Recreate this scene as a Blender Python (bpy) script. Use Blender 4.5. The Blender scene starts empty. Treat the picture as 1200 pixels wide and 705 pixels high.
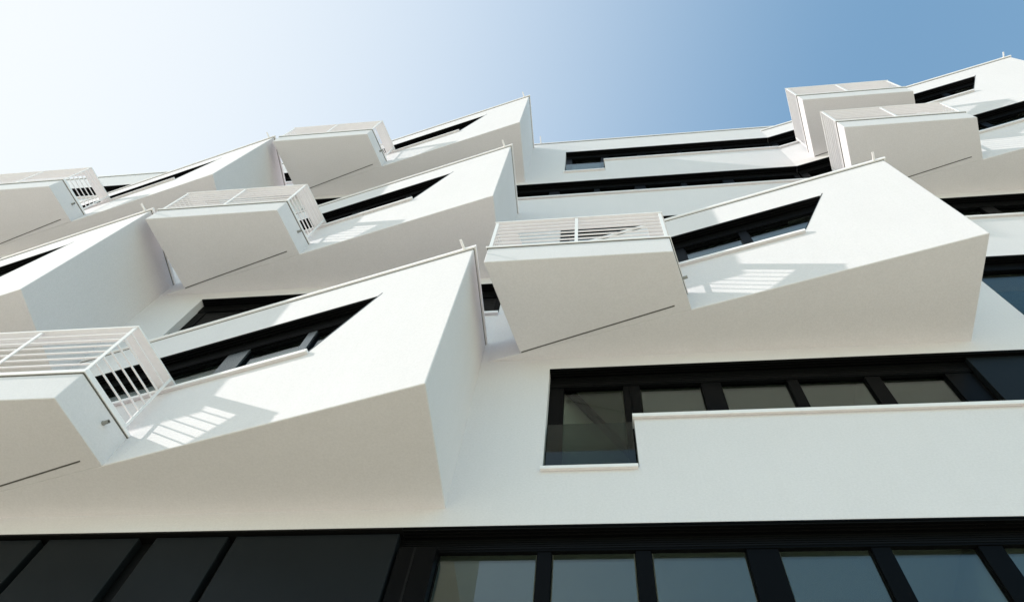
import bpy, bmesh, math, random
from mathutils import Vector, Matrix

# ------------------------------------------------------------------ camera, sky, sun, exposure
scene = bpy.context.scene
COL = scene.collection
S = 5.0            # metres per survey unit (distance of the camera from the facade)
EYE = 1.6

cam_data = bpy.data.cameras.new("camera")
cam = bpy.data.objects.new("camera", cam_data)
COL.objects.link(cam)
scene.camera = cam
cam_data.sensor_fit = 'HORIZONTAL'
cam_data.sensor_width = 36.0
cam_data.lens = 36.0 * 891.065 / 1200.0
cam_data.clip_start = 0.05
cam_data.clip_end = 5000.0
_r = Vector((0.99225798, 0.09336785, 0.08189354))
_d = Vector((-0.05139441, 0.90899106, -0.41363493))
_f = Vector((-0.1130607, 0.40622369, 0.90675222))
m = Matrix((_r, -_d, -_f)).transposed().to_4x4()
m.translation = Vector((0.0, -S, EYE))
cam.matrix_world = m

SUN_DIR = Vector((0.732, 0.127, -0.482)).normalized()      # way the light travels
SUN_EL = math.asin(-SUN_DIR.z)
SUN_AZ = math.atan2(-SUN_DIR.x, -SUN_DIR.y) % (2 * math.pi)

world = bpy.data.worlds.new("World")
scene.world = world
world.use_nodes = True
wn = world.node_tree.nodes
sky = wn.new('ShaderNodeTexSky')
sky.sky_type = 'NISHITA'
sky.sun_disc = False
sky.sun_elevation = SUN_EL
sky.sun_rotation = SUN_AZ
sky.air_density = 1.25
sky.dust_density = 0.6
sky.ozone_density = 0.1
def wlink(a, b): world.node_tree.links.new(a, b)
tint = wn.new('ShaderNodeMix')                  # white balance of the clear part of the sky
tint.data_type = 'RGBA'
tint.blend_type = 'MULTIPLY'
tint.inputs[0].default_value = 1.0
tint.inputs[7].default_value = (0.83, 1.00, 0.95, 1.0)
wlink(sky.outputs[0], tint.inputs[6])
wtc = wn.new('ShaderNodeTexCoord')              # bright summer haze thickening towards the sun
wdot = wn.new('ShaderNodeVectorMath')
wdot.operation = 'DOT_PRODUCT'
wdot.inputs[1].default_value = -SUN_DIR
wlink(wtc.outputs['Generated'], wdot.inputs[0])
wmap = wn.new('ShaderNodeMapRange')
wmap.interpolation_type = 'SMOOTHSTEP'
wmap.inputs['From Min'].default_value = 0.20
wmap.inputs['From Max'].default_value = 1.10
wlink(wdot.outputs['Value'], wmap.inputs['Value'])
hazy = wn.new('ShaderNodeMix')
hazy.data_type = 'RGBA'
hazy.inputs[7].default_value = (3.22, 3.28, 3.30, 1.0)
wlink(wmap.outputs[0], hazy.inputs[0])
wlink(tint.outputs[2], hazy.inputs[6])
wlink(hazy.outputs[2], wn['Background'].inputs[0])
wn['Background'].inputs[1].default_value = 0.15

sun_data = bpy.data.lights.new("sun", 'SUN')
sun_data.energy = 2.35
sun_data.angle = math.radians(0.5)
sun_data.color = (1.0, 0.955, 0.89)
sun = bpy.data.objects.new("sun", sun_data)
COL.objects.link(sun)
sun.rotation_euler = SUN_DIR.to_track_quat('-Z', 'Y').to_euler()
sun.location = (-30, -10, 40)

scene.view_settings.view_transform = 'Standard'
scene.view_settings.look = 'None'
scene.view_settings.gamma = 1.0
scene.view_settings.use_curve_mapping = False
scene.view_settings.exposure = 0.97
scene.cycles.max_bounces = 10
scene.cycles.diffuse_bounces = 5
scene.cycles.glossy_bounces = 4
scene.cycles.transparent_max_bounces = 12

# ------------------------------------------------------------------ materials
def mat(name):
    mt = bpy.data.materials.new(name)
    mt.use_nodes = True
    nt = mt.node_tree
    return mt, nt, nt.nodes['Principled BSDF']

def N(nt, typ, **kw):
    n = nt.nodes.new(typ)
    for k, v in kw.items():
        setattr(n, k, v)
    return n

def noise(nt, scale, detail=4.0, rough=0.55, stretch=None):
    g = N(nt, 'ShaderNodeNewGeometry')
    src = g.outputs['Position']
    if stretch:
        mp = N(nt, 'ShaderNodeMapping')
        mp.inputs['Scale'].default_value = stretch
        nt.links.new(src, mp.inputs['Vector'])
        src = mp.outputs['Vector']
    n = N(nt, 'ShaderNodeTexNoise')
    n.inputs['Scale'].default_value = scale
    n.inputs['Detail'].default_value = detail
    n.inputs['Roughness'].default_value = rough
    nt.links.new(src, n.inputs['Vector'])
    return n.outputs['Fac']

def ramp(nt, fac, stops):
    r = N(nt, 'ShaderNodeValToRGB')
    el = r.color_ramp.elements
    while len(el) < len(stops):
        el.new(0.5)
    for e, (p, c) in zip(el, stops):
        e.position = p
        e.color = (c[0], c[1], c[2], 1)
    nt.links.new(fac, r.inputs['Fac'])
    return r.outputs['Color']

def mixc(nt, a, b, fac, mode='MULTIPLY'):
    mx = N(nt, 'ShaderNodeMix', data_type='RGBA', blend_type=mode)
    mx.inputs[0].default_value = fac
    nt.links.new(a, mx.inputs[6])
    nt.links.new(b, mx.inputs[7])
    return mx.outputs[2]

def bump(nt, bsdf, h, strength, dist):
    b = N(nt, 'ShaderNodeBump')
    b.inputs['Strength'].default_value = strength
    b.inputs['Distance'].default_value = dist
    nt.links.new(h, b.inputs['Height'])
    nt.links.new(b.outputs['Normal'], bsdf.inputs['Normal'])

def make_plaster():
    mt, nt, b = mat("white_render")
    base = ramp(nt, noise(nt, 0.7, 7, 0.68), [(0.25, (0.704, 0.670, 0.688)), (0.75, (0.732, 0.697, 0.716))])
    grain = ramp(nt, noise(nt, 38.0, 3, 0.75), [(0.32, (0.925, 0.925, 0.925)), (0.66, (1, 1, 1))])
    c = mixc(nt, base, grain, 1.0)
    # thin rain streaks, long in z
    st = ramp(nt, noise(nt, 7.0, 3, 0.6, (1.0, 1.0, 0.05)), [(0.35, (0.99, 0.99, 0.988)), (0.6, (1, 1, 1))])
    c = mixc(nt, c, st, 1.0)
    nt.links.new(c, b.inputs['Base Color'])
    b.inputs['Roughness'].default_value = 0.9
    b.inputs['Specular IOR Level'].default_value = 0.2
    bump(nt, b, noise(nt, 45.0, 5, 0.75), 0.6, 0.006)
    return mt

def make_simple(name, col, rough, spec=0.5, metal=0.0, var=0.06, scale=6.0):
    mt, nt, b = mat(name)
    lo = tuple(x * (1 - var) for x in col)
    hi = tuple(min(1, x * (1 + var)) for x in col)
    c = ramp(nt, noise(nt, scale, 4, 0.6), [(0.3, lo), (0.7, hi)])
    nt.links.new(c, b.inputs['Base Color'])
    b.inputs['Roughness'].default_value = rough
    b.inputs['Specular IOR Level'].default_value = spec
    b.inputs['Metallic'].default_value = metal
    return mt

def make_glass(name, index, tint):
    mt, nt, b = mat(name)
    nt.nodes.remove(b)
    out = nt.nodes['Material Output']
    geo = N(nt, 'ShaderNodeNewGeometry')
    ior = N(nt, 'ShaderNodeMapRange')
    ior.inputs['To Min'].default_value = index
    ior.inputs['To Max'].default_value = 1.0 / index
    nt.links.new(geo.outputs['Backfacing'], ior.inputs['Value'])
    fr = N(nt, 'ShaderNodeFresnel')
    nt.links.new(ior.outputs[0], fr.inputs['IOR'])
    # faint roller-wave ripple of float glass
    bp = N(nt, 'ShaderNodeBump')
    bp.inputs['Strength'].default_value = 0.12
    bp.inputs['Distance'].default_value = 0.01
    nt.links.new(noise(nt, 1.2, 2, 0.4), bp.inputs['Height'])
    gl = N(nt, 'ShaderNodeBsdfGlossy')
    gl.inputs['Roughness'].default_value = 0.02
    gl.inputs['Color'].default_value = (0.93, 0.98, 0.97, 1)
    nt.links.new(bp.outputs['Normal'], gl.inputs['Normal'])
    tr = N(nt, 'ShaderNodeBsdfTransparent')
    tr.inputs['Color'].default_value = tint
    mx = N(nt, 'ShaderNodeMixShader')
    nt.links.new(fr.outputs[0], mx.inputs[0])
    nt.links.new(tr.outputs[0], mx.inputs[1])
    nt.links.new(gl.outputs[0], mx.inputs[2])
    nt.links.new(mx.outputs[0], out.inputs['Surface'])
    return mt

PLASTER = make_plaster()
WHITE = make_simple("white_coated_metal", (0.82, 0.787, 0.792), 0.42, 0.4, 0.0, 0.03, 9.0)
GAP = make_simple("coping_shade_and_groove", (0.10, 0.095, 0.085), 0.7, 0.3)  # shade under the copings as dark strips; also colours the drip groove
BLACK = make_simple("black_coated_metal", (0.0025, 0.0027, 0.003), 0.35, 0.045)
POST = make_simple("sky_sheen_metal", (0.15, 0.17, 0.18), 0.24, 0.5, 0.75)  # paler copy of the black posts, sky reflection put into its colour
BLIND = make_simple("black_blind_slats", (0.004, 0.004, 0.004), 0.4, 0.12)
PANEL = make_simple("anthracite_panel", (0.0075, 0.0095, 0.011), 0.42, 0.09, 0.0, 0.10, 1.4)
GREY = make_simple("zinc_grey_metal", (0.30, 0.29, 0.27), 0.45, 0.5, 0.3)
ROOM = make_simple("room_paint", (0.42, 0.40, 0.36), 0.9, 0.2, 0.0, 0.04, 2.0)
GLASS = make_glass("window_glass", 1.8, (0.70, 0.76, 0.73, 1))
CLEAR = make_glass("clear_glass", 1.36, (0.72, 0.76, 0.73, 1))
SMOKED = make_glass("smoked_guard_glass", 1.35, (0.50, 0.56, 0.53, 1))

def make_paving():
    mt, nt, b = mat("pale_paving")
    c = ramp(nt, noise(nt, 0.6, 6, 0.65), [(0.3, (0.77, 0.715, 0.555)), (0.7, (0.83, 0.77, 0.60))])
    br = N(nt, 'ShaderNodeTexBrick')
    br.inputs['Scale'].default_value = 1.0
    br.inputs['Color1'].default_value = (1, 1, 1, 1)
    br.inputs['Color2'].default_value = (0.92, 0.92, 0.92, 1)
    br.inputs['Mortar'].default_value = (0.5, 0.5, 0.5, 1)
    br.inputs['Mortar Size'].default_value = 0.008
    g = N(nt, 'ShaderNodeNewGeometry')
    nt.links.new(g.outputs['Position'], br.inputs['Vector'])
    nt.links.new(mixc(nt, c, br.outputs['Color'], 1.0), b.inputs['Base Color'])
    b.inputs['Roughness'].default_value = 0.85
    return mt
PAVING = make_paving()
ASPHALT = make_simple("asphalt", (0.05, 0.05, 0.052), 0.9, 0.3, 0.0, 0.2, 30.0)

# ------------------------------------------------------------------ mesh helpers
class MB:
    """Collects polygons (metres) and links them as one mesh object."""
    def __init__(self):
        self.v, self.f, self.mi = [], [], []
    def poly(self, pts, mi=0):
        i = len(self.v)
        self.v += [tuple(p) for p in pts]
        self.f.append(list(range(i, i + len(pts))))
        self.mi.append(mi)
    def hexa(self, a, b, mi=0):
        """a, b: two rings of four points (bottom, top)."""
        i = len(self.v)
        self.v += [tuple(p) for p in a] + [tuple(p) for p in b]
        for q in ((3, 2, 1, 0), (4, 5, 6, 7), (0, 1, 5, 4), (1, 2, 6, 5), (2, 3, 7, 6), (3, 0, 4, 7)):
            self.f.append([i + k for k in q])
            self.mi.append(mi)
    def box(self, x0, x1, y0, y1, z0, z1, mi=0):
        self.hexa([(x0, y0, z0), (x1, y0, z0), (x1, y1, z0), (x0, y1, z0)],
                  [(x0, y0, z1), (x1, y0, z1), (x1, y1, z1), (x0, y1, z1)], mi)
    def tube(self, a, b, r, n=12, mi=0, bore=0.0):
        a, b = Vector(a), Vector(b)
        d = (b - a).normalized()
        s = d.orthogonal().normalized()
        t = d.cross(s)
        ring = lambda c, rr: [c + rr * (math.cos(2 * math.pi * k / n) * s + math.sin(2 * math.pi * k / n) * t) for k in range(n)]
        A, B = ring(a, r), ring(b, r)
        for k in range(n):
            self.poly([A[k], A[(k + 1) % n], B[(k + 1) % n], B[k]], mi)
        self.poly(list(reversed(A)), mi)
        if bore:
            Bi = ring(b, r * bore)
            Ci = ring(b - d * r * 1.6, r * bore)
            for k in range(n):
                j = (k + 1) % n
                self.poly([B[k], B[j], Bi[j], Bi[k]], mi)
                self.poly([Bi[k], Bi[j], Ci[j], Ci[k]], mi)
            self.poly(Ci, mi)
        else:
            self.poly(B, mi)
    def band(self, path, o0, o1, z0, z1, mi=0):
        """Mitred solid following a plan polyline, between two offsets (+ = right of travel)."""
        P0, P1 = offset(path, o0), offset(path, o1)
        for k in range(len(path) - 1):
            q = [P0[k], P0[k + 1], P1[k + 1], P1[k]]
            self.hexa([(x, y, z0) for x, y in q], [(x, y, z1) for x, y in q], mi)
    def build(self, name, mats, parent=None, loc=None, bevel=0.0):
        me = bpy.data.meshes.new(name)
        me.from_pydata(self.v, [], self.f)
        for mt in (mats if isinstance(mats, (list, tuple)) else [mats]):
            me.materials.append(mt)
        for p, i in zip(me.polygons, self.mi):
            p.material_index = i
        bm = bmesh.new()
        bm.from_mesh(me)
        bmesh.ops.remove_doubles(bm, verts=bm.verts, dist=1e-5)
        bmesh.ops.recalc_face_normals(bm, faces=bm.faces)
        bm.to_mesh(me)
        bm.free()
        ob = bpy.data.objects.new(name, me)
        COL.objects.link(ob)
        if parent is not None:
            ob.parent = parent
        if loc is not None:
            ob.location = loc
        if bevel:
            bv = ob.modifiers.new("soft_edges", 'BEVEL')
            bv.width = bevel
            bv.segments = 2
            bv.limit_method = 'ANGLE'
        return ob

def offset(path, o):
    pts = [Vector(p) for p in path]
    nrm = []
    for a, b in zip(pts[:-1], pts[1:]):
        t = (b - a).normalized()
        nrm.append(Vector((t.y, -t.x)))
    out = []
    for i, p in enumerate(pts):
        if i == 0:
            n = nrm[0]
        elif i == len(pts) - 1:
            n = nrm[-1]
        else:
            n = nrm[i - 1] + nrm[i]
            n = n / (n.dot(nrm[i]))
        out.append(p + n * o)
    return out

def X(x): return x * S
def Z(z): return EYE + z * S

# ------------------------------------------------------------------ ground (outside the frame, lights the soffits)
def structure(ob):
    ob['kind'] = 'structure'
    return ob
g = MB(); g.box(-900, 900, -900, 900, -0.4, -0.13); structure(g.build('ground', ASPHALT))
g = MB(); g.box(-300, 300, -140, 30, -0.126, 0.0); structure(g.build('pavement', PAVING, bevel=0.02))

# ------------------------------------------------------------------ the apartment building
root = bpy.data.objects.new('apartment_building', None)
COL.objects.link(root)
root['label'] = "white rendered apartment block with slanted wedge bays, boxy balconies and black window bands"
root['category'] = "building"

HEAD = {k: 1.165 + 0.6115 * k for k in range(0, 6)}
SILL_DROP, DEEP_DROP = 0.245, 0.437
BAY_Z = {k: 1.218 + 0.6115 * (k - 1) for k in range(1, 6)}
BAY_H, BAY_L, BAY_D = 0.722, 1.262, 0.295
KX = BAY_D / BAY_L
WU = math.hypot(1.0, KX)                   # length along the slanted wall per unit of x
BAYS = [   # storey, right end, mullions of its window (plan positions along x)
    (1, -0.331, [(-0.665, -0.60), (-0.43, -0.405)]),
    (2, 0.948, [(-0.735, -0.675), (-0.505, -0.48)]),
    (2, -1.603, [(-0.665, -0.60), (-0.43, -0.405)]),
    (3, -0.331, [(-0.665, -0.60), (-0.43, -0.405)]),
    (4, -1.603, [(-0.665, -0.60), (-0.43, -0.405)]),
    (4, 2.217, [(-0.735, -0.675), (-0.505, -0.48)]),
    (5, -0.331, [(-0.665, -0.60), (-0.43, -0.405)]),
    (5, 2.217, [(-0.70, -0.62), (-0.42, -0.395)]),
]
X0, X1 = -4.4, 3.6
TOP = 4.462

# window strips of the flat facade: storey, left, right, has a deep casement at the left, mullions (x0, x1)
def auto_mullions(a, b, deep):
    out = []
    x = a
    if deep:
        out = [(a, a + 0.036), (a + 0.192, a + 0.235), (a + 0.385, a + 0.44)]
        x = a + 0.44
    else:
        out = [(a, a + 0.03)]
        x = a + 0.03
    wide = False
    while x + 0.16 + 0.045 < b - 0.1:
        x += 0.16
        w = 0.055 if wide else 0.032
        out.append((x, x + w)); x += w
        wide = not wide
    out.append((b - 0.03, b))
    return out
STRIPS = [
    (1, -3.9, -1.593, False, None),
    (1, -0.139, 3.4, True, [(-0.139, -0.1), (0.053, 0.096), (0.246, 0.301), (0.458, 0.491), (0.647, 0.689), (0.837, 0.90)]),
    (2, -1.411, -0.314, True, 'shut'),
    (2, 1.140, 3.4, True, None),
    (3, -3.9, -1.593, False, None),
    (3, -0.139, 3.4, True, None),
    (4, -1.411, 0.955, True, None),
    (5, -3.9, -1.593, False, None),
    (5, -0.139, 0.955, True, None),
]
GROUND_STRIP = (-1.95, 3.4, -0.26, HEAD[0])
GLASS_L = -0.333

# ---- facade wall: a grid with the openings left out, reveals turned in
def facade():
    op = []
    for k, a, b, deep, _ in STRIPS:
        h = HEAD[k]
        if deep:
            op.append((a, a + 0.207, h - DEEP_DROP, h))
            op.append((a + 0.207, b, h - SILL_DROP, h))
        else:
            op.append((a, b, h - SILL_DROP, h))
    for k, xr, _ in BAYS:
        op.append((xr - BAY_L, xr, BAY_Z[k] + 0.012, BAY_Z[k] + 0.575))
    op.append(GROUND_STRIP)
    xs = sorted({X0, X1} | {o[0] for o in op} | {o[1] for o in op})
    zs = sorted({-EYE / S - 0.02, TOP} | {o[2] for o in op} | {o[3] for o in op})
    xs2 = [xs[0]]
    for x in xs[1:]:
        if x - xs2[-1] > 1e-6: xs2.append(x)
    xs = xs2
    inside = lambda x, z: any(o[0] < x < o[1] and o[2] < z < o[3] for o in op)
    fill = {}
    for i in range(len(xs) - 1):
        for j in range(len(zs) - 1):
            fill[i, j] = not inside((xs[i] + xs[i + 1]) / 2, (zs[j] + zs[j + 1]) / 2)
    mb = MB()
    t = 0.045 * S
    for (i, j), f in fill.items():
        if not f: continue
        x0, x1, z0, z1 = X(xs[i]), X(xs[i + 1]), Z(zs[j]), Z(zs[j + 1])
        mb.poly([(x0, 0, z0), (x1, 0, z0), (x1, 0, z1), (x0, 0, z1)])
        mb.poly([(x0, t, z1), (x1, t, z1), (x1, t, z0), (x0, t, z0)])
        for di, dj, p, q in ((-1, 0, (x0, z1), (x0, z0)), (1, 0, (x1, z0), (x1, z1)), (0, -1, (x0, z0), (x1, z0)), (0, 1, (x1, z1), (x0, z1))):
            if not fill.get((i + di, j + dj), False):
                mb.poly([(p[0], 0, p[1]), (p[0], t, p[1]), (q[0], t, q[1]), (q[0], 0, q[1])])
    return mb.build('facade_wall', PLASTER, root)
facade()

# ---- rooms behind the glass
mb = MB()
for k in range(0, 6):
    z = HEAD[k] + 0.016
    mb.box(X(X0), X(X1), 0.047 * S, 1.1 * S, Z(z), Z(z + 0.07))
mb.build('floor_slab', ROOM, root)
mb = MB()
mb.box(X(X0), X(X1), 1.1 * S, 1.14 * S, 0.0, Z(4.29))
for k in range(0, 6):
    zt = HEAD[k] + 0.014
    zb = (HEAD[k - 1] + 0.088) if k else -EYE / S
    for x in (-3.6, -2.95, -2.3, -1.56, -0.95, 0.67, 1.9, 2.7):
        mb.box(X(x - 0.012), X(x + 0.012), 0.05 * S, 1.098 * S, Z(zb), Z(zt))
for k in range(1, 6):                       # partitions that follow the slant of the bays
    zt = HEAD[k] + 0.014
    zb = HEAD[k - 1] + 0.088
    for xo in (-0.331, -1.603, 0.945):
        q = [(X(xo + 0.195), 0.055 * S), (X(xo + 0.215), 0.055 * S), (X(xo + 0.53), 0.47 * S), (X(xo + 0.51), 0.47 * S)]
        mb.hexa([(x, y, Z(zb)) for x, y in q], [(x, y, Z(zt)) for x, y in q])
        r = [(x + 0.102, y - 0.0) for x, y in q[:2]] + [(x + 0.102, y) for x, y in q[2:]]
        mb.hexa([(x, y, Z(zt) - 0.13) for x, y in r], [(x, y, Z(zt) - 0.003) for x, y in r], 1)   # curtain track
mb.build('interior_wall', [ROOM, BLIND], root)

# ---- windows set in a vertical plane: (u, out, z) -> world
class Frame:
    def __init__(self, o, u, n):
        self.o, self.u, self.n = Vector(o), Vector(u), Vector(n)
    def p(self, u, out, z):
        return self.o + self.u * (u * S) + self.n * (out * S) + Vector((0, 0, z * S))
def fbox(mb, F, u0, u1, o0, o1, z0, z1, mi=0, du=0.0):
    """box in a Frame; du shears the right end (u1 at z0, u1 + du at z1)."""
    mb.hexa([F.p(u0, o0, z0), F.p(u1, o0, z0), F.p(u1, o1, z0), F.p(u0, o1, z0)],
            [F.p(u0, o0, z1), F.p(u1 + du, o0, z1), F.p(u1 + du, o1, z1), F.p(u0, o1, z1)], mi)

FF = Frame((0, 0, EYE), (1, 0, 0), (0, -1, 0))

def blind_box(mb, F, a, b, h, du=0.0, hh=0.0555):
    # black head lining with the rails of the blind, and the box of the lowered pack at the back
    fbox(mb, F, a, b, -0.0262, -0.0004, h - 0.0045, h - 0.0003, 0, du * 0.06)
    for o0, o1, t in ((-0.0045, -0.0025, 0.003), (-0.0125, -0.0105, 0.0022), (-0.0205, -0.0185, 0.003)):
        fbox(mb, F, a, b, o0, o1, h - 0.0046 - t, h - 0.0044, 1)
    fbox(mb, F, a, b, -0.036, -0.0264, h - hh, h - 0.0003, 0)
    n = 5
    for i in range(n):
        z1 = h - 0.010 - i * (hh - 0.014) / n
        z0 = z1 - 0.6 * (hh - 0.014) / n
        fbox(mb, F, a, b, -0.0266, -0.0252, z0, z1, 1)

def strip(k, a, b, deep, mul):
    h = HEAD[k]
    zs, zd = h - SILL_DROP, h - DEEP_DROP
    shut = mul == 'shut'
    if shut: mul = None
    m_ = mul or auto_mullions(a, b, deep)
    fr = MB()
    blind_box(fr, FF, a, b, h)
    for i, (m0, m1) in enumerate(m_):
        m0, m1 = m0 + (0.003 if i else 0), m1 - (0.003 if not (mul and i == len(m_) - 1) else 0)
        bottom = zd if (deep and i < 2) else zs
        if deep and i == 1:
            fbox(fr, FF, m0 - 0.004, a + 0.2068, -0.042, -0.028, zd, h - 0.056)
            fbox(fr, FF, a + 0.2072, m1, -0.042, -0.028, zs, h - 0.056)
        else:
            fbox(fr, FF, m0, m1, -0.042, -0.028, bottom, h - 0.056)
        # screw heads of the guide rails
        for s in (0.25, 0.75):
            u = m0 + (m1 - m0) * s
            fr.tube(FF.p(u, -0.014, h - 0.0046), FF.p(u, -0.014, h - 0.0062), 0.012, 8)
    end = b
    ob = fr.build('window', [BLACK, BLIND], root)
    panes = []
    for (l, r) in zip(m_[:-1], m_[1:]):
        panes.append((l[1] - 0.003, r[0] + 0.003))
    for i, (p0, p1) in enumerate(panes):
        dp = deep and i == 0
        z0 = zd if dp else zs
        fs = MB()                           # slim inner sash
        w = 0.006
        if dp: p1 = m_[1][0] - 0.001
        fbox(fs, FF, p0, p1, -0.044, -0.033, z0, z0 + w)
        fbox(fs, FF, p0, p1, -0.044, -0.033, h - 0.052, h - 0.046)
        fbox(fs, FF, p0, p0 + 0.0016, -0.044, -0.033, z0 + w, h - 0.052)
        fbox(fs, FF, p1 - 0.0016, p1, -0.044, -0.033, z0 + w, h - 0.052)
        fs.build('sash', BLACK, ob)
        if shut:                            # blind lowered: flat black slats right behind the frame
            bl = MB(); zz = h - 0.0555; nn = int((zz - z0) / 0.012)
            for q in range(nn):
                za = z0 + (zz - z0) * q / nn
                fbox(bl, FF, p0 + 0.0005, p1 - 0.0005, -0.0325, -0.0305 + 0.001 * 0, za, za + (zz - z0) / nn * 0.93)
            fbox(bl, FF, p0 + 0.0005, p1 - 0.0005, -0.0329, -0.0324, z0, zz)
            bl.build('lowered_blind', BLIND, ob)
        pn = MB()
        fbox(pn, FF, p0 + 0.004, p1 - 0.004, -0.0405, -0.0375, z0 + w * .9, h - 0.047)
        pn.build('pane', CLEAR if dp else GLASS, ob)
        if dp:
            gd = MB()
            fbox(gd, FF, a + 0.005, a + 0.202, -0.0085, -0.0055, zd + 0.002, h - 0.258)
            gd.build('glass_guard', SMOKED, ob)
    if mul:                                 # dark cladding continues the band to the right
        x = m_[-1][1]
        while x < b - 0.02:
            x2 = min(x + 0.37, b)
            cp = MB()
            fbox(cp, FF, x + 0.008, x2 - 0.004, -0.030, -0.0125, zs, h - 0.008)
            cp.build('cladding_panel', PANEL, ob, bevel=0.006)
            x = x2
        bk = MB(); fbox(bk, FF, m_[-1][1], b, -0.036, -0.031, zs, h)
        bk.build('backing_sheet', BLIND, ob)
    sl = MB()
    if deep:
        fbox(sl, FF, a - 0.004, a + 0.2045, -0.030, 0.010, zd - 0.0055, zd)
        fbox(sl, FF, a - 0.004, a + 0.2045, 0.0085, 0.010, zd - 0.0095, zd - 0.0056)
        fbox(sl, FF, a + 0.2035, b, -0.030, 0.010, zs - 0.007, zs)
        fbox(sl, FF, a + 0.2035, b, 0.0085, 0.010, zs - 0.0125, zs - 0.0072)
    else:
        fbox(sl, FF, a, b, -0.030, 0.010, zs - 0.007, zs)
        fbox(sl, FF, a, b, 0.0085, 0.010, zs - 0.0125, zs - 0.0072)
    sl.build('sill', WHITE, ob)
for s in STRIPS:
    strip(*s)

# ---- storefront row at the bottom of the picture
def storefront():
    a, b, z0, h = GROUND_STRIP
    mul = [(-0.408, -0.333), (-0.140, -0.114), (0.045, 0.073), (0.247, 0.304), (0.468, 0.501), (0.651, 0.691)]
    x = 0.691; wide = True
    while x < b - 0.3:
        x += 0.165
        w = 0.055 if wide else 0.03
        mul.append((x, x + w)); x += w; wide = not wide
    mul.append((b - 0.03, b))
    fr = MB()
    blind_box(fr, FF, GLASS_L - 0.075, b, h, 0, 0.0435)
    for i, (m0, m1) in enumerate(mul):
        fbox(fr, FF, m0, m1, -0.042, -0.012 if i == 0 else -0.028, z0, h - 0.044)
        if i == 0:                         # joint of the double corner post
            fbox(fr, FF, m0 + 0.030, m0 + 0.034, -0.0125, -0.0112, z0, h - 0.044, 1)
        for s in (0.25, 0.75):
            u = m0 + (m1 - m0) * s
            fr.tube(FF.p(u, -0.014, h - 0.0046), FF.p(u, -0.014, h - 0.0062), 0.012, 8)
    for zt in (0.56, 0.62):
        fbox(fr, FF, mul[0][0], b, -0.0415, -0.0285, zt, zt + 0.02)
    ob = fr.build('storefront_window', [BLACK, BLIND], root)
    for (l, r) in zip(mul[:-1], mul[1:]):
        p0, p1 = l[1], r[0]
        fs = MB(); w = 0.006
        fbox(fs, FF, p0, p1, -0.044, -0.033, h - 0.034, h - 0.028)
        fbox(fs, FF, p0, p0 + 0.0016, -0.044, -0.033, 0.64, h - 0.034)
        fbox(fs, FF, p1 - 0.0016, p1, -0.044, -0.033, 0.64, h - 0.034)
        fs.build('sash', BLACK, ob)
        pn = MB(); fbox(pn, FF, p0 + 0.004, p1 - 0.004, -0.0405, -0.0375, z0, h - 0.029)
        pn.build('pane', GLASS, ob)
    # anthracite panels left of the glazing
    bk = MB(); fbox(bk, FF, a, GLASS_L - 0.075, -0.036, -0.028, z0, h - 0.001)
    fbox(bk, FF, a, GLASS_L - 0.0755, -0.0275, -0.0004, h - 0.0045, h - 0.0003)
    bk.build('backing_sheet', BLIND, root)
    for x0, x1 in ((-0.753, -0.414), (-0.926, -0.770), (-1.164, -0.963), (-1.345, -1.183), (-1.54, -1.382), (-1.74, -1.556), (-1.95, -1.776)):
        cp = MB(); fbox(cp, FF, x0, x1, -0.027, -0.008, z0, h - 0.009)
        cp.build('cladding_panel', PANEL, root, bevel=0.008)
storefront()

# ---- roof edge
mb = MB()
edges = [(X0, X1)]
for a, b in edges:
    mb.box(X(a), X(b), -0.005 * S, 0.06 * S, Z(TOP + 0.001), Z(TOP + 0.013), 0)
    mb.box(X(a), X(b), -0.002 * S, 0.05 * S, Z(TOP - 0.0015), Z(TOP + 0.0008), 1)  # dark strip painted in for the shadow gap below
x = X0 + 0.15
while x < X1 - 0.1:
    mb.box(X(x), X(x) + 0.05, -0.0055 * S, 0.02 * S, Z(TOP + 0.0007), Z(TOP + 0.0134), 0)
    x += 0.46
mb.build('roof_coping', [WHITE, GAP], root, bevel=0.004)
mb = MB(); mb.box(X(X0), X(X1), 0.05 * S, 1.14 * S, Z(4.30), Z(4.34)); mb.build('roof', ROOM, root)

def spout_mb(a, d, L, r):
    mb = MB()
    a, d = Vector(a), Vector(d).normalized()
    mb.tube(a, a + d * L, r, 14, 0, 0.75)
    mb.tube(a, a + d * 0.012, r * 1.2, 14)
    return mb
spout_mb((X(-0.29), -0.008 * S, Z(TOP + 0.006)), (0, -1, 0), 0.20, 0.018).build('roof_spout', WHITE, root)

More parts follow.
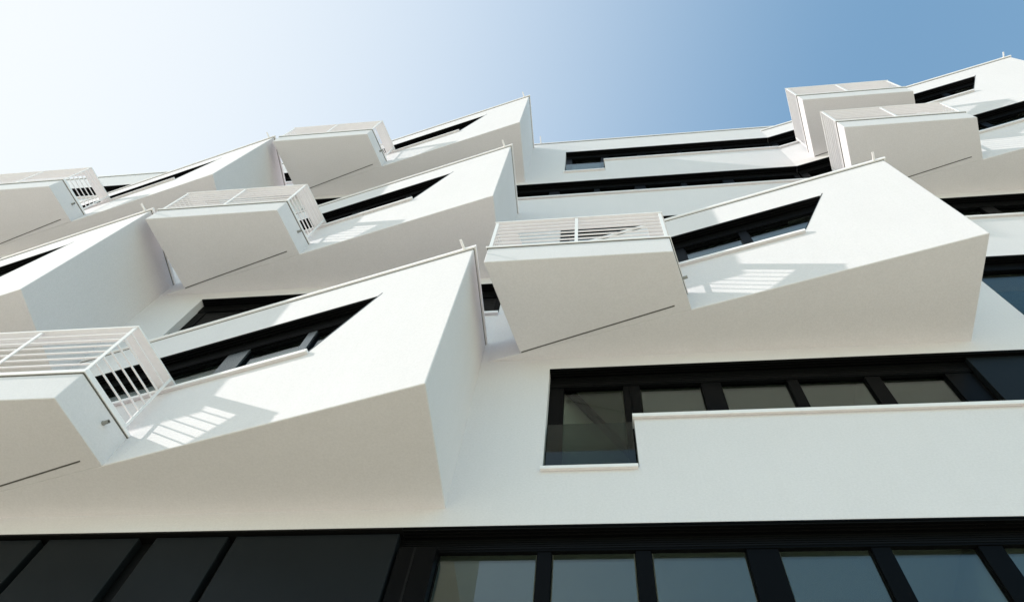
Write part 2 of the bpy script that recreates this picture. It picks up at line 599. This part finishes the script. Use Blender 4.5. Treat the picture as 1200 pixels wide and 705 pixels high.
# ---- bays: wedge-shaped oriels with a slanted front wall and an overhanging flat soffit
KINK, RF, RB = (-BAY_L * S, 0.0), (0.0, -BAY_D * S), (0.0, 0.0)
W_L, W_BR, W_TR, W_S, W_H = -1.235, -0.352, -0.237, 0.306, 0.557     # window: left, right at sill, right at head, sill, head
def wy(x): return -BAY_D - KX * x                                   # slanted wall line
def bay_body(W_L, top=None):
    mb = MB()
    P = lambda x, z, o=0.0: (x * S + o * S * (-KX) / WU, wy(x) * S - o * S / WU, z * S)
    L, R, H = -BAY_L, 0.0, top or BAY_H - 0.0075
    # front wall round the window
    mb.poly([P(L, 0), P(R, 0), P(W_BR, W_S), P(W_L, W_S)])
    mb.poly([P(R, 0), P(R, H), P(W_TR, W_H), P(W_BR, W_S)])
    mb.poly([P(R, H), P(L, H), P(W_L, W_H), P(W_TR, W_H)])
    linked = W_L < L + 0.001            # window band runs on round the kink into the flat facade
    if linked:
        W_L = L
    else:
        mb.poly([P(L, H), P(L, 0), P(W_L, W_S), P(W_L, W_H)])
    d = -0.045
    ring = [(W_L, W_S), (W_BR, W_S), (W_TR, W_H), (W_L, W_H)]
    for (a, b) in list(zip(ring, ring[1:] + ring[:1]))[:3 if linked else 4]:
        mb.poly([P(*a), P(*b), P(b[0], b[1], d), P(a[0], a[1], d)])
    mb.poly([(KINK[0], 0, 0), (RB[0], 0, 0), (RF[0], RF[1], 0)])                      # soffit
    mb.poly([(RF[0], RF[1], 0), (0, 0, 0), (0, 0, H * S), (RF[0], RF[1], H * S)])      # end wall
    if not top: mb.poly([(KINK[0], 0, H * S - .03), (RB[0], 0, H * S - .03), (RF[0], RF[1], H * S - .03)])
    zc = 0.575 * S
    mb.poly([(KINK[0] + .02, 0.02, zc), (-0.02, 0.02, zc), (-0.02, RF[1] + .05, zc)], 1)  # ceiling inside
    return mb
BODY = bay_body(W_L)
BODY_LINKED = bay_body(-BAY_L)
BODY_STACKED = bay_body(-BAY_L, 0.6115)      # carries the next bay on top: no roof edge
cb = MB()
PATH = [KINK, RF, RB]
cb.band(PATH, -0.03 * S, 0.0062 * S, (BAY_H - 0.0065) * S, (BAY_H + 0.0065) * S, 0)
cb.band(PATH, -0.02 * S, 0.0014 * S, (BAY_H - 0.0092) * S, (BAY_H - 0.0067) * S, 1)  # shadow gap under the flashing, drawn as a dark strip
for f in (0.27, 0.63):                    # lap joints of the flashing
    p, q = Vector(KINK).lerp(Vector(RF), f), Vector(KINK).lerp(Vector(RF), f + 0.008)
    cb.band([p, q], 0.0020 * S, 0.0067 * S, (BAY_H - 0.0068) * S, (BAY_H + 0.0069) * S, 0)
gr = MB()
gr.hexa([(-1.165 * S, -0.0275 * S, -0.004), (-0.752 * S, -0.1445 * S, -0.004), (-0.752 * S, -0.1410 * S, -0.004), (-1.165 * S, -0.0240 * S, -0.004)],
        [(-1.165 * S, -0.0275 * S, 0.02), (-0.752 * S, -0.1445 * S, 0.02), (-0.752 * S, -0.1410 * S, 0.02), (-1.165 * S, -0.0240 * S, 0.02)])
Fw = Frame((0, -BAY_D * S, 0), Vector((1, -KX, 0)).normalized(), Vector((-KX, -1, 0)).normalized())

def bay_window(mul, loc, W_L, sheen_posts):
    u = lambda x: x * WU
    h, s = W_H, W_S
    slope = (W_TR - W_BR) * WU / (h - s)
    fr = MB()
    blind_box(fr, Fw, u(W_L), u(W_TR) - 0.005, h, 0, 0.052)
    for x0, x1 in [(W_L + 0.0005, W_L + 0.03)] + mul:
        fbox(fr, Fw, u(x0), u(x1), -0.042, -0.028, s, h - 0.0525, 2)
    # raking end post
    zt = h - 0.0525
    a = u(W_BR); b = u(W_BR) + slope * (zt - s)
    fr.hexa([Fw.p(a - 0.001, -0.042, s), Fw.p(a + 0.0, -0.042, s), Fw.p(a + 0.0, -0.030, s), Fw.p(a - 0.001, -0.030, s)],
            [Fw.p(b - 0.012, -0.042, zt), Fw.p(b - 0.001, -0.042, zt), Fw.p(b - 0.001, -0.030, zt), Fw.p(b - 0.012, -0.030, zt)])
    e = [(u(W_BR) + 0.0004, s - 0.001), (u(W_TR) + 0.0004 + slope * 0.012, h + 0.012)]
    fr.hexa([Fw.p(e[0][0], -0.002, e[0][1]), Fw.p(e[0][0] + 0.0022, -0.002, e[0][1]), Fw.p(e[0][0] + 0.0022, 0.0008, e[0][1]), Fw.p(e[0][0], 0.0008, e[0][1])],
            [Fw.p(e[1][0], -0.002, e[1][1]), Fw.p(e[1][0] + 0.0022, -0.002, e[1][1]), Fw.p(e[1][0] + 0.0022, 0.0008, e[1][1]), Fw.p(e[1][0], 0.0008, e[1][1])], 2)   # edge bead
    ob = fr.build('bay_window', [BLACK, BLIND, POST if sheen_posts else BLACK], root, loc)
    ms = [(W_L, W_L + 0.03)] + mul
    for i, (l, r) in enumerate(zip(ms, ms[1:] + [None])):
        pn = MB()
        u0 = u(l[1]) - 0.002
        if r:
            fbox(pn, Fw, u0, u(r[0]) + 0.002, -0.0405, -0.0375, s + 0.004, zt)
            u1 = u(r[0])
        else:
            fbox(pn, Fw, u0, u(W_BR) - 0.004, -0.0405, -0.0375, s + 0.004, zt, 0, slope * (zt - s))
            u1 = u(W_BR) - 0.004
        pn.build('pane', GLASS, ob)
        fs = MB()
        fbox(fs, Fw, u0 + 0.002, u1, -0.044, -0.033, s, s + 0.006)
        fbox(fs, Fw, u0 + 0.002, u1, -0.044, -0.033, zt - 0.007, zt)
        fbox(fs, Fw, u0 + 0.002, u0 + 0.006, -0.044, -0.033, s + 0.006, zt - 0.007)
        fs.build('sash', BLACK, ob)
    sl = MB()
    fbox(sl, Fw, u(W_L), u(W_BR) + 0.004, -0.030, 0.010, s - 0.007, s)
    fbox(sl, Fw, u(W_L), u(W_BR) + 0.004, 0.0085, 0.010, s - 0.0125, s - 0.0072)
    sl.build('sill', WHITE, ob)

# ---- balconies: rendered troughs hung on the slanted wall, steel railing with a broad shelf rail
B_FL, B_FR, B_BR = (-1.240, -BAY_D), (-0.754, -BAY_D), (-0.708, wy(-0.708))
B_BL = (-1.168, wy(-1.168))
BP = [(x * S, y * S) for x, y in (B_BL, B_FL, B_FR, B_BR)]
PAR = 0.098
def balcony_body():
    mb = MB()
    i = offset(BP, 0.0)
    inn = offset(BP, -0.022 * S)
    e0 = Vector(B_BL) * S; e1 = Vector(B_BR) * S
    mb.poly([(p[0], p[1], 0) for p in BP])
    for k in range(3):
        a, b = BP[k], BP[k + 1]
        mb.poly([(a[0], a[1], 0), (b[0], b[1], 0), (b[0], b[1], PAR * S), (a[0], a[1], PAR * S)])
        c, d = inn[k], inn[k + 1]
        mb.poly([(c[0], c[1], PAR * S), (d[0], d[1], PAR * S), (d[0], d[1], 0.05 * S), (c[0], c[1], 0.05 * S)])
        mb.poly([(a[0], a[1], PAR * S), (b[0], b[1], PAR * S), (d[0], d[1], PAR * S), (c[0], c[1], PAR * S)])
    mb.poly([(p[0], p[1], 0.05 * S) for p in inn])
    return mb
BALC = balcony_body()
bc = MB()
bc.band(BP, -0.028 * S, 0.0042 * S, (PAR + 0.001) * S, (PAR + 0.0095) * S, 0)
bc.band(BP, -0.020 * S, 0.0018 * S, (PAR - 0.0020) * S, (PAR + 0.0008) * S, 1)  # dark strip for the shade under the coping edge
rl = MB()
RT = 0.316
n_bars = 6
z_b = PAR + 0.0125
BR_ = [tuple(Vector(BP[0]).lerp(Vector(BP[1]), 0.085)), BP[1], BP[2], tuple(Vector(BP[3]).lerp(Vector(BP[2]), 0.14))]   # stops short of the wall
rl.band(BR_, -0.0085 * S, -0.0005 * S, (PAR + 0.0105) * S, (PAR + 0.021) * S)         # bottom rail
for i in range(1, n_bars + 1):
    z = PAR + 0.018 + (RT - PAR - 0.018) * i / (n_bars + 1)
    rl.band(BR_, -0.0050 * S, -0.0012 * S, z * S, (z + 0.0027) * S)
def post(mb, x, y, tx, ty, w, d):
    t = Vector((tx, ty)).normalized(); n = Vector((t.y, -t.x))
    c = Vector((x, y))
    q = [c - t * w / 2 - n * d, c + t * w / 2 - n * d, c + t * w / 2, c - t * w / 2]
    mb.hexa([(p.x, p.y, (PAR + 0.009) * S) for p in q], [(p.x, p.y, (RT - 0.001) * S) for p in q])
# posts stand on the coping, bars pass behind them
for x in (B_FL[0] + 0.006, -1.000, B_FR[0] - 0.006):
    post(rl, x * S, -BAY_D * S + 0.001, 1, 0, 0.045, 0.012)
for e, f, d in ((BR_[3], BP[2], 0.014), (BR_[0], BP[1], -0.014)):
    e, f = Vector(e), Vector(f)
    t = (f - e).normalized()
    post(rl, e.x, e.y, t.x, t.y, 0.03, d)
sh = MB()
def shelf(z0, z1, o, w_front, w_side):
    """broad flat rail; the front run is narrower than the returns"""
    out = offset(BP, o * S)
    a, b = offset(BP, -w_side * S), offset(BP, -w_front * S)
    def meet(p, q, r, s_):
        d1, d2 = q - p, s_ - r
        t = ((r - p).x * d2.y - (r - p).y * d2.x) / (d1.x * d2.y - d1.y * d2.x)
        return p + d1 * t
    i1 = meet(a[0], a[1], b[1], b[2]); i2 = meet(a[2], a[3], b[1], b[2])
    inn = [a[0], i1, i2, a[3]]
    for k in range(3):
        q = [out[k], out[k + 1], inn[k + 1], inn[k]]
        sh.hexa([(p.x, p.y, z0 * S) for p in q], [(p.x, p.y, z1 * S) for p in q])
shelf(RT, RT + 0.0055, 0.0015, 0.036, 0.052)
def spout_side():
    a, b = Vector((B_FR[0], B_FR[1], 0)), Vector((B_BR[0], B_BR[1], 0))
    t = (b - a).normalized(); n = Vector((-t.y, t.x, 0))
    if n.x < 0: n = -n
    c = a + (b - a) * 0.63 + Vector((0, 0, 0.066))
    return spout_mb((c - n * 0.002) * S, n, 0.085, 0.022)
SP = spout_side()
fw_n = Fw.n
RS = spout_mb((-0.028 * S, wy(-0.028) * S - 0.03, BAY_H * S), fw_n, 0.14, 0.018)

protos = {}
def part(key, name, make, mats, parent, loc, bevel=0.0):
    """first use builds the mesh, later uses copy the object (shared mesh data)"""
    if key not in protos:
        o = make.build(name, mats, parent, loc, bevel)
        protos[key] = o
        return o
    o = protos[key].copy()
    COL.objects.link(o)
    o.parent = parent
    o.location = loc
    return o

for k, xr, mul in BAYS:
    loc = (X(xr), 0.0, Z(BAY_Z[k]))
    linked = k >= 4 and xr > 2
    stacked = linked and k == 4
    b = part('bay%d%d' % (linked, stacked), 'bay', BODY_STACKED if stacked else BODY_LINKED if linked else BODY, [PLASTER, ROOM], root, loc, 0.012)
    b['group'] = "wedge bays of the facade"
    if not stacked:
        part('bay_coping', 'coping', cb, [WHITE, GAP], b, (0, 0, 0), 0.004)
        part('roof_spout', 'drain_spout', RS, WHITE, b, (0, 0, 0))
    part('drip_groove', 'drip_groove', gr, GAP, b, (0, 0, 0))
    bay_window(mul, loc, -BAY_L if linked else W_L, xr < 0)  # left bays take the posts with sky reflection in their colour
    a = part('balcony', 'balcony', BALC, PLASTER, root, loc, 0.010)
    a['group'] = "balconies on the slanted bay walls"
    part('balcony_coping', 'coping', bc, [WHITE, GAP], a, (0, 0, 0), 0.003)
    part('railing', 'railing', rl, WHITE, a, (0, 0, 0))
    part('handrail', 'handrail', sh, WHITE, a, (0, 0, 0), 0.003)
    part('spout', 'drain_spout', SP, GREY, a, (0, 0, 0))
